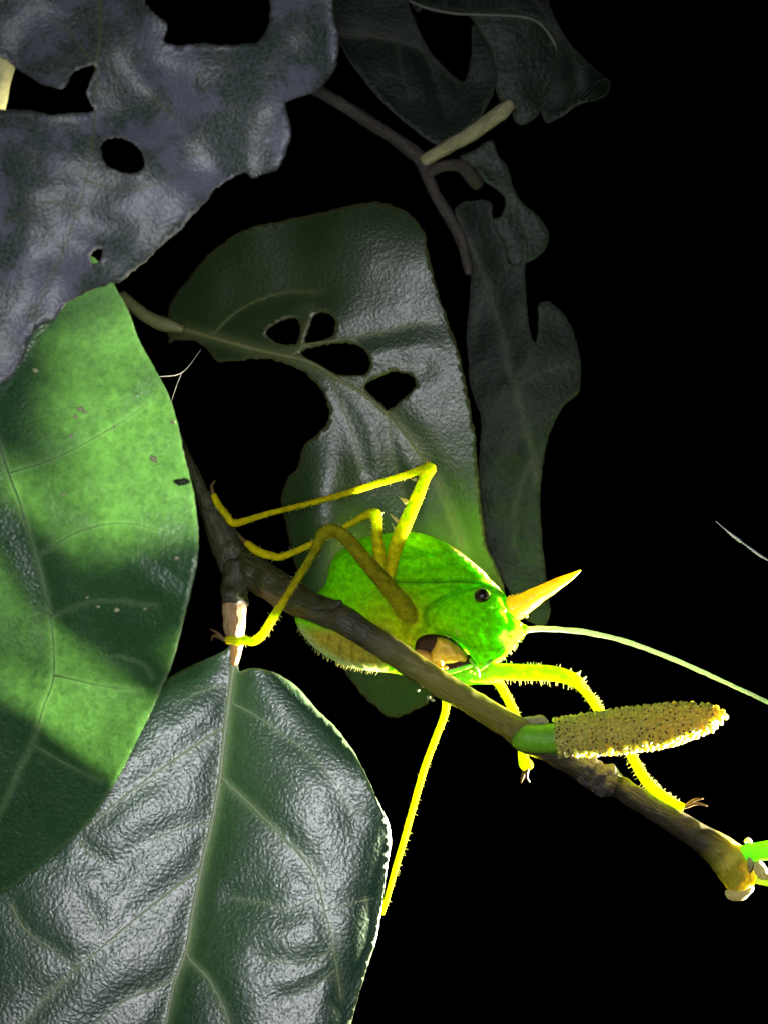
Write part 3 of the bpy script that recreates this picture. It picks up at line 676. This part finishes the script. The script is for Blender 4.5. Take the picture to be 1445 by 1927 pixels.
chest = [(815, 1266), (840, 1262), (870, 1256), (897, 1250), (925, 1246), (940, 1256), (944, 1275), (930, 1287), (900, 1289), (872, 1289), (845, 1283)]
legs = {
 'hind_up': [(735, 1092, -58, 8), (737, 1060, -64, 12), (748, 1020, -62, 14), (765, 980, -40, 13.5), (785, 935, -5, 12), (800, 898, 23, 11), (809, 881, 28, 12.5), (796, 883, 27, 9), (760, 895, 20, 7.2), (700, 913, 10, 7), (640, 932, 0, 6.8), (560, 953, -20, 6), (500, 968, -38, 6), (455, 982, -52, 7), (438, 984, -56, 7.5), (424, 966, -56, 7), (410, 948, -54, 7), (402, 930, -50, 6)],
 'mid_far': [(722, 1095, -58, 9), (716, 1060, -74, 12), (711, 1020, -84, 11.5), (709, 985, -88, 10.5), (706, 968, -88, 12), (692, 968, -86, 8.5), (668, 981, -80, 7), (644, 994, -74, 6.5), (605, 1015, -68, 7), (560, 1036, -64, 6.5), (528, 1048, -64, 7), (512, 1046, -66, 8), (490, 1040, -68, 8.5), (474, 1030, -66, 8), (463, 1020, -62, 6)],
 'near_dark': [(772, 1160, -10, 17), (745, 1124, -58, 18), (722, 1095, -86, 16.5), (690, 1058, -104, 15), (660, 1022, -112, 14), (640, 1004, -114, 13), (622, 997, -116, 12.5), (606, 1006, -114, 12), (596, 1030, -110, 9.5), (582, 1055, -106, 8.5), (560, 1090, -104, 8), (539, 1124, -102, 8), (512, 1166, -98, 8.5), (496, 1192, -96, 8.5), (484, 1203, -95, 9), (472, 1208, -94, 8), (462, 1204, -95, 8.5), (450, 1208, -96, 8), (438, 1204, -96, 8.5), (424, 1205, -94, 7.5)],
 'front_near': [(880, 1268, -14, 15), (925, 1264, -26, 16), (980, 1265, -34, 15.5), (1036, 1267, -38, 15), (1066, 1274, -38, 14), (1084, 1283, -36, 12.5), (1100, 1301, -32, 9), (1115, 1320, -28, 9.5), (1132, 1345, -22, 10), (1160, 1382, -16, 10), (1186, 1420, -14, 9.5), (1207, 1458, -22, 10), (1224, 1480, -38, 10), (1242, 1495, -44, 10), (1258, 1506, -46, 9), (1272, 1516, -48, 10), (1286, 1520, -48, 8)],
 'front_far': [(925, 1275, 0, 9), (938, 1286, 0, 10), (954, 1314, 4, 9), (968, 1345, 2, 9), (980, 1390, -10, 9), (984, 1425, -40, 10), (988, 1440, -50, 12), (1000, 1437, -56, 8)],
 'hind_down': [(815, 1240, 40, 10), (835, 1290, 46, 10), (838, 1335, 40, 7.5), (820, 1387, 34, 7), (800, 1440, 28, 7), (778, 1515, 18, 6.8), (760, 1580, 8, 6.5), (742, 1640, 0, 6), (729, 1688, -8, 5.5), (718, 1722, -14, 5)],
}
raw_v, raw_f = [], []
def addraw(v, f):
    b = sum(len(q) for q in raw_v); raw_v.append(np.asarray(v)); raw_f.extend([tuple(i+b for i in q) for q in f])
slope = lambda x, y: 70-0.12*(x-700)*1.0
addraw(*lump(abdomen, lambda x, y: 68-0.10*(x-740), 86, 120))
addraw(*lump(pron, lambda x, y: 34-0.16*(x-800), 88, 105))
addraw(*lump(head, lambda x, y: -16-0.10*(x-890), 66, 52))
addraw(*lump(chest, -12, 26, 22))
leg_q = {}
addraw(*raw_tube([(950, 1172, -20, 12), (966, 1179, -27, 13), (980, 1184, -30, 11), (991, 1186, -32, 8.5)])[:2])
for k, pth in legs.items():
    v, f, q = raw_tube(pth); addraw(v, f); leg_q[k] = q
me = bpy.data.meshes.new('katydid_raw'); me.from_pydata(np.concatenate(raw_v).tolist(), [], raw_f)
bm = bmesh.new(); bm.from_mesh(me); bmesh.ops.recalc_face_normals(bm, faces=bm.faces); bm.to_mesh(me); bm.free()
tmp = bpy.data.objects.new('tmp', me); C.objects.link(tmp)
r = tmp.modifiers.new('r', 'REMESH'); r.mode = 'VOXEL'; r.voxel_size = 2.1
s_ = tmp.modifiers.new('s', 'SMOOTH'); s_.factor = 0.5; s_.iterations = 5
dg = bpy.context.evaluated_depsgraph_get(); ev = tmp.evaluated_get(dg); em = ev.to_mesh()
KV = np.empty(len(em.vertices)*3, np.float32); em.vertices.foreach_get('co', KV); KV = KV.reshape(-1, 3).astype(float)
KN = np.empty(len(em.vertices)*3, np.float32); em.vertices.foreach_get('normal', KN); KN = KN.reshape(-1, 3).astype(float)
KF = [tuple(p.vertices) for p in em.polygons]
ev.to_mesh_clear(); bpy.data.objects.remove(tmp)
# plates and folds carved into the front of the body
x, y, dd = KV.T
leg_d = np.min([seg_dist3(KV, q) for q in leg_q.values()], 0)
is_leg = np.clip(1-(leg_d-1.0)/5.0, 0, 1)
facing = np.clip(-KN[:, 2]*1.5, 0, 1)*(1-is_leg)
z2 = lambda p: Z(p, 2.58, 560, 960)
cut = np.zeros(len(KV))
def carve(line, depth, wid):
    global cut
    cut = cut+depth*np.exp(-(seg_dist(x, y, spline(line, 6))/wid)**2)
carve(z2([(460, 345), (560, 352), (700, 350), (850, 352), (940, 372), (1000, 400)]), 6, 4.5)
carve(z2([(640, 560), (625, 500), (650, 465), (720, 425), (800, 388), (900, 368), (985, 382)]), 7, 5)
carve(z2([(440, 232), (560, 228), (660, 220), (760, 212)]), 4, 5)
carve(z2([(480, 300), (620, 290), (760, 260), (870, 300), (950, 350)]), 3, 7)
carve(z2([(560, 690), (580, 620), (625, 570)]), 7, 6)
carve(z2([(500, 430), (600, 410), (700, 380), (800, 372)]), 3, 6)
carve(z2([(420, 480), (500, 520), (560, 600)]), 3, 7)
carve(z2([(800, 440), (760, 520), (740, 600)]), 2, 8)
carve(z2([(1010, 420), (1000, 480), (1030, 540)]), 3, 4)
cut = cut-5*np.exp(-(seg_dist(x, y, spline(z2([(700, 130), (800, 190), (890, 270), (960, 350)]), 6))/6)**2)
for vl in ([(640, 1045), (690, 1030), (760, 1026), (840, 1050)], [(650, 1070), (700, 1052), (770, 1046), (850, 1066)], [(700, 1020), (740, 1040), (750, 1075)], [(790, 1012), (800, 1040), (796, 1080)], [(636, 1090), (680, 1078), (720, 1085)]): carve(vl, -2.2, 2.6)
for i in range(7): carve([(600+i*22, 1190+i*6), (592+i*24, 1222+i*7), (596+i*26, 1262)], 2.6, 3.2)
rel = pnoise(x, y, 26, 1.3)*2.0+pnoise(x, y, 11, 4.3)*1.1
KV[:, 2] += facing*(1.9*cut+1.3*rel)
# body colours, with hind leg shade and belly rim light painted in
green = np.array((0.20, 0.84, 0.004)); lime = np.array((0.30, 0.62, 0.02)); leg_c = np.array((0.80, 0.74, 0.008)); olive = np.array((0.42, 0.32, 0.05)); cream = np.array((0.85, 0.78, 0.42))
tint = np.tile(green, (len(KV), 1))
def paint(m, c):
    global tint
    m = np.clip(m, 0, 1)[:, None]; tint = tint*(1-m)+c*m
paint(np.exp(-(((x-745)/85)**2+((y-1165)/65)**2))*0.95, np.array((0.42, 0.55, 0.006)))
paint(np.exp(-(((x-760)/60)**2+((y-1215)/40)**2))*0.8, leg_c)
paint(np.clip((y-1165)/30, 0, 1)*np.clip((745-x)/30, 0, 1), olive)
paint(np.exp(-((seg_dist(x, y, [(562, 1185), (590, 1219), (622, 1242), (660, 1257), (715, 1265)]))/9)**2)*0.85, np.array((0.62, 0.72, 0.42)))  # rim light painted pale along the belly's lower edge
paint(np.exp(-(seg_dist(x, y, spline([(858, 1032), (895, 1060), (922, 1086), (944, 1110)], 5))/6.5)**2)*0.95, cream)
paint(np.exp(-(seg_dist(x, y, [(852, 1028), (866, 1038)])/5)**2)*0.8, np.array((0.75, 0.35, 0.06)))
paint(np.exp(-(seg_dist(x, y, spline(z2([(460, 345), (560, 352), (700, 350), (850, 352), (940, 372)]), 6))/2.6)**2)*0.6, np.array((0.05, 0.2, 0.02)))  # carved folds coloured a darker green
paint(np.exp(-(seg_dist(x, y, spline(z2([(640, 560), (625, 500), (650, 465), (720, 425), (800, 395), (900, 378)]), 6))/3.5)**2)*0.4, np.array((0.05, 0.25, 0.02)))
paint(is_leg, leg_c)
paint(np.clip(1-(seg_dist3(KV, leg_q['near_dark'])-1.0)/4.0, 0, 1)*np.clip((x-520)/60, 0, 1)*0.85, np.array((0.26, 0.23, 0.012)))  # shade on the near hind leg painted in as dark olive
paint(np.exp(-(((x-900)/55)**2+((y-1270)/22)**2))*0.7, np.array((0.35, 0.68, 0.04)))
# mottling drawn out along the plates
u_ = x*0.92+y*0.39; v_ = -x*0.39+y*0.92
mot = pnoise(u_/3.2, v_, 9, 2.1)+0.6*pnoise(u_, v_, 7, 6.6)
tint = np.clip(tint*(1+0.20*mot)[:, None], 0, 1)
W = P(KV[:, 0], KV[:, 1], KV[:, 2])
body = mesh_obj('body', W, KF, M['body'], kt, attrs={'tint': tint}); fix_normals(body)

# eyes, horn, feelers, jaws
def ball(name, x, y, d, rx, ry, rd, mat, parent, sub=3, lumpy=0.0, seed=0.0):
    bm = bmesh.new(); bmesh.ops.create_icosphere(bm, subdivisions=sub, radius=1)
    vs = []
    for vt in bm.verts:
        c = vt.co*(1+lumpy*noise.noise(vt.co*1.5+Vector((seed, seed, 0)))); vs.append((c.x*rx*S, c.y*rd*S, c.z*ry*S))
    fs = [[q.index for q in fc.verts] for fc in bm.faces]; bm.free()
    c = P(x, y, d); return mesh_obj(name, np.array(vs)+c, fs, mat, parent, origin=c)
def skin_front(px, py, rad=5):
    m = (np.abs(KV[:, 0]-px) < rad) & (np.abs(KV[:, 1]-py) < rad); return KV[m, 2].min() if m.any() else -30.0
ball('eye', 906, 1122, skin_front(906, 1122)+2, 14, 13.5, 13, M['eye'], kt)
eye_d = skin_front(906, 1122)
tube('eye_rim', [(906+14.6*math.cos(a), 1122+14.2*math.sin(a), eye_d+2, 1.8) for a in np.linspace(0, 2*math.pi, 22)], M['eye_rim'], kt, step=3, sides=8)
tube('horn', [(944, 1146, -22, 16), (956, 1147, -23, 23), (968, 1144, -24, 24.5), (984, 1136, -26, 20.5), (1005, 1123, -28, 17), (1030, 1109, -30, 13.5), (1055, 1095, -32, 10), (1078, 1082, -34, 5.5), (1092, 1073, -36, 1.2)], M['horn'], kt, step=4, sides=20, jitter=0.08)
tube('antenna', [(984, 1185, -31, 6), (996, 1185, -33, 6), (1020, 1183, -36, 5.2), (1060, 1185, -42, 5.0), (1110, 1191, -50, 4.8), (1170, 1205, -60, 4.6), (1230, 1226, -70, 4.4), (1300, 1255, -80, 4.2), (1370, 1287, -90, 4), (1445, 1322, -100, 3.8), (1560, 1378, -115, 3.4)], M['antenna'], kt, step=4, sides=10, jitter=0.3)
z8 = lambda p: Z(p, 8.03, 780, 1180)
v, f = lump(z8([(330, 150), (400, 150), (480, 172), (560, 210), (650, 272), (740, 352), (790, 430), (798, 500), (765, 548), (700, 540), (640, 545), (560, 573), (470, 575), (430, 610), (380, 640), (300, 622), (200, 590), (110, 525), (75, 465), (180, 420), (250, 340), (290, 270)]), -52, 24, 20, 3)
v[:, 2] += np.array([noise.noise((a/9, b/9, 0.5)) for a, b in v[:, :2]])*3
mo = mesh_obj('mandible', P(v[:, 0], v[:, 1], v[:, 2]), f, M['mandible'], kt, origin=P(845, 1230, -52)); fix_normals(mo)
v, f = lump([(781, 1212), (788, 1200), (803, 1194), (822, 1194), (850, 1203), (876, 1226), (887, 1246), (876, 1258), (850, 1265), (818, 1266), (795, 1254), (782, 1234)], -42, 20, 14, 4)
mo = mesh_obj('mouth', P(v[:, 0], v[:, 1], v[:, 2]), f, M['mouth'], kt, origin=P(830, 1230, -42)); fix_normals(mo)  # dark lump stands in for the shade of the mouth gap
v, f = lump(z8([(15, 345), (110, 335), (190, 350), (260, 400), (320, 500), (330, 580), (280, 622), (190, 595), (95, 525), (30, 440)]), -58, 22, 16, 3)
v[:, 2] += np.array([noise.noise((a/8, b/8, 3.5)) for a, b in v[:, :2]])*3
mo = mesh_obj('maxilla', P(v[:, 0], v[:, 1], v[:, 2]), f, skin_mat('maxilla', (0.60, 0.34, 0.07), 0.4, 0.3, (1, 0.6, 0.2), 0.001, grain=9, bumpd=2.0, tfac=0.0), kt, origin=P(805, 1240, -47)); fix_normals(mo)
for x0, y0, rr in ((818, 1253, 4.5), (829, 1258, 6.5), (808, 1250, 4), (838, 1256, 5)): ball('palp', x0, y0, -72, rr, rr*0.8, rr, M['mandible'], kt, 2, 0.3, x0)
tube('palp', [(884, 1240, -66, 3), (890, 1250, -70, 3.6), (898, 1262, -66, 3.6), (901, 1274, -58, 2.4)], M['eye_rim'], kt, step=3, sides=10)
tube('palp', [(900, 1262, -62, 2.4), (912, 1253, -66, 3.4), (926, 1242, -62, 3.2)], M['eye_rim'], kt, step=3, sides=10)
tube('palp', [(822, 1268, -60, 3), (850, 1264, -64, 4.2), (875, 1256, -64, 4), (890, 1251, -62, 2.5)], M['eye_rim'], kt, step=3, sides=10)

# warts on brow and face
wv, wf = [], []
for x0, y0, rr in [(990, 1160, 4), (948, 1149, 5.5), (978, 1174, 5), (963, 1121, 4), (973, 1119, 4), (983, 1118, 4), (857, 1188, 2.6), (861, 1193, 3), (862, 1187, 2.2), (860, 1208, 3), (845, 1199, 3.4), (841, 1196, 2.4), (946, 1219, 4), (938, 1228, 3), (770, 1217, 5.5), (885, 1264, 4), (892, 1268, 3), (808, 1261, 6), (814, 1264, 5), (955, 1230, 3), (965, 1215, 3), (974, 1205, 3.4), (983, 1194, 3)]:
    d0 = skin_front(x0, y0, 6)
    if x0 > 985: d0 = -34
    if y0 > 1255: d0 = min(d0, -58)
    wf += [[j+12*len(wv) for j in q] for q in unit_f]; wv.append(unit*rr*S*0.8+P(x0, y0, d0))
tag(mesh_obj('warts', np.concatenate(wv), wf, M['spine'], kt), kind='stuff')

# spines one can tell apart
def spine(a, b, r, name='spine', mat='spine', parent=kt):
    ax = np.array(a, float); bx = np.array(b, float)
    q = np.array([np.append(ax, r), np.append(ax*0.6+bx*0.4, r*0.62), np.append(bx, 0.4)])
    v, f = tube_geo(q, 8); o = mesh_obj(name, v, f, M[mat], parent, origin=P(*a)); fix_normals(o); return o
for a, b, r in [((806, 880, 28), (802, 863, 26), 5), ((782, 902, 18), (775, 903, 16), 5), ((765, 945, -6), (750, 935, -8), 5.5), ((752, 985, -42), (733, 966, -46), 6), ((748, 1005, -52), (738, 985, -56), 4), ((716, 968, -90), (722, 964, -92), 4),
                ((700, 972, -88), (696, 962, -90), 3.5), ((1085, 1272, -38), (1092, 1262, -40), 4), ((1094, 1280, -36), (1103, 1273, -38), 3.5), ((1070, 1266, -40), (1074, 1257, -42), 3.5)]: spine(a, b, r)
# claws
for a, b, c_ in [((402, 930, -50), (399, 915, -46), (406, 903, -42)), ((463, 1020, -62), (452, 1010, -58), (449, 1003, -54)), ((424, 1205, -94), (408, 1190, -92), (396, 1184, -88)), ((424, 1205, -94), (404, 1196, -90), (398, 1206, -86)),
                 ((1286, 1520, -48), (1304, 1506, -46), (1322, 1503, -44)), ((1290, 1518, -50), (1310, 1512, -48), (1330, 1517, -44)), ((992, 1445, -56), (990, 1462, -54), (996, 1472, -50)), ((988, 1446, -50), (982, 1464, -48), (980, 1473, -46))]:
    tube('claw', [tuple(a)+(4,), tuple(b)+(3,), tuple(c_)+(1.2,)], M['claw'], kt, step=3, sides=8)
# fine hairs along the legs: too many to count
hv, hf = [], []
def hair(a, b, r):
    v, f = tube_geo(np.array([np.append(a, r), np.append(b, r*0.25)]), 4, False); o = sum(len(q) for q in hv); hv.append(v); hf.extend([tuple(i+o for i in q) for q in f])
dens = {'front_near': (0.62, 9), 'hind_up': (0.22, 4.5), 'mid_far': (0.3, 5), 'near_dark': (0.3, 6), 'front_far': (0.3, 4), 'hind_down': (0.35, 5)}
for k, q in leg_q.items():
    n_per, ln = dens[k]
    for i in range(2, len(q)-1):
        t = q[i+1, :3]-q[i-1, :3]; t /= np.linalg.norm(t)
        for sgn in (-1, 1):
            if rng.random() > n_per*(0.5+1.2*abs(noise.noise((i*0.13, sgn*3.0, len(k)*1.0)))*2): continue
            side = np.array([-t[1], t[0], 0])*sgn+np.array([0, 0, rng.uniform(-.8, .5)]); side /= np.linalg.norm(side)
            p = q[i, :3]+t*rng.uniform(-2, 2); big = rng.uniform(0.35, 1.25)
            if k in ('hind_up', 'hind_down', 'front_near') and side[1] < 0: big *= 0.6
            lean = t*rng.uniform(-0.1, 0.7)
            hair(p+side*q[i, 3]*0.85, p+side*(q[i, 3]+ln*big)+lean*ln*big*0.6, 0.9 if k != 'front_near' else 1.0)
for i in range(60):
    t = rng.random(); line = spline([(562, 1185), (590, 1219), (622, 1242), (660, 1257), (715, 1266)], 4); j = int(t*(len(line)-1)); p = line[j]
    hair(np.array([p[0], p[1]-2, 60.]), np.array([p[0]-rng.uniform(0, 5), p[1]+rng.uniform(2, 6), 55.]), 0.7)
for i in range(34):
    line = spline([(985, 1195), (970, 1214), (952, 1234), (930, 1246)], 3); p = line[rng.integers(len(line))]
    hair(np.array([p[0]-2, p[1]-1, -8.+rng.uniform(-25, 10)]), np.array([p[0]+rng.uniform(1, 5), p[1]+rng.uniform(1, 5), -14.]), 0.7)
tag(mesh_obj('leg_hair', np.concatenate(hv), hf, M['hair'], kt), kind='stuff')

# dew-like specks under the twig
for x0, y0, rr in ((786, 1299, 3), (806, 1313, 4), (814, 1318, 3.5)): ball('bud_scale', x0, y0, -116, rr, rr*0.9, rr, M['crumb'], tw, 2, 0.4, x0)

# ------------------------------------------------------------------ silk
M['grey_silk'] = plain('grey_silk', (0.30, 0.27, 0.28), 0.4, 0.4)  # darker grey than the other silk, for the forked strand
sk = thing('spider_silk', PV(298, 709, 60), 'forked strand of spider silk between the fresh leaf and the half eaten leaf', 'silk thread')
tube('strand', [(270, 714, 40, 0.6), (298, 709, 60, 0.7), (343, 701, 90, 1.0), (379, 658, 130, 0.5)], M['grey_silk'], sk, sides=6, jitter=0.6)
tube('strand', [(343, 701, 90, 0.8), (333, 725, 86, 0.6), (323, 756, 80, 0.4)], M['grey_silk'], sk, sides=6, jitter=0.6)
sk = thing('spider_silk', PV(1353, 987, 60), 'single glinting strand of spider silk alone in the dark beyond the horn', 'silk thread')
tube('strand', [(1346, 981, 60, 0.7), (1360, 993, 60, 0.9), (1374, 1005, 60, 2.4), (1390, 1017, 60, 3.2), (1397, 1022, 60, 1.4), (1412, 1033, 60, 2.2), (1430, 1046, 60, 2.8), (1450, 1058, 60, 1.4), (1520, 1104, 60, 1.3)], M['silk'], sk, sides=6)
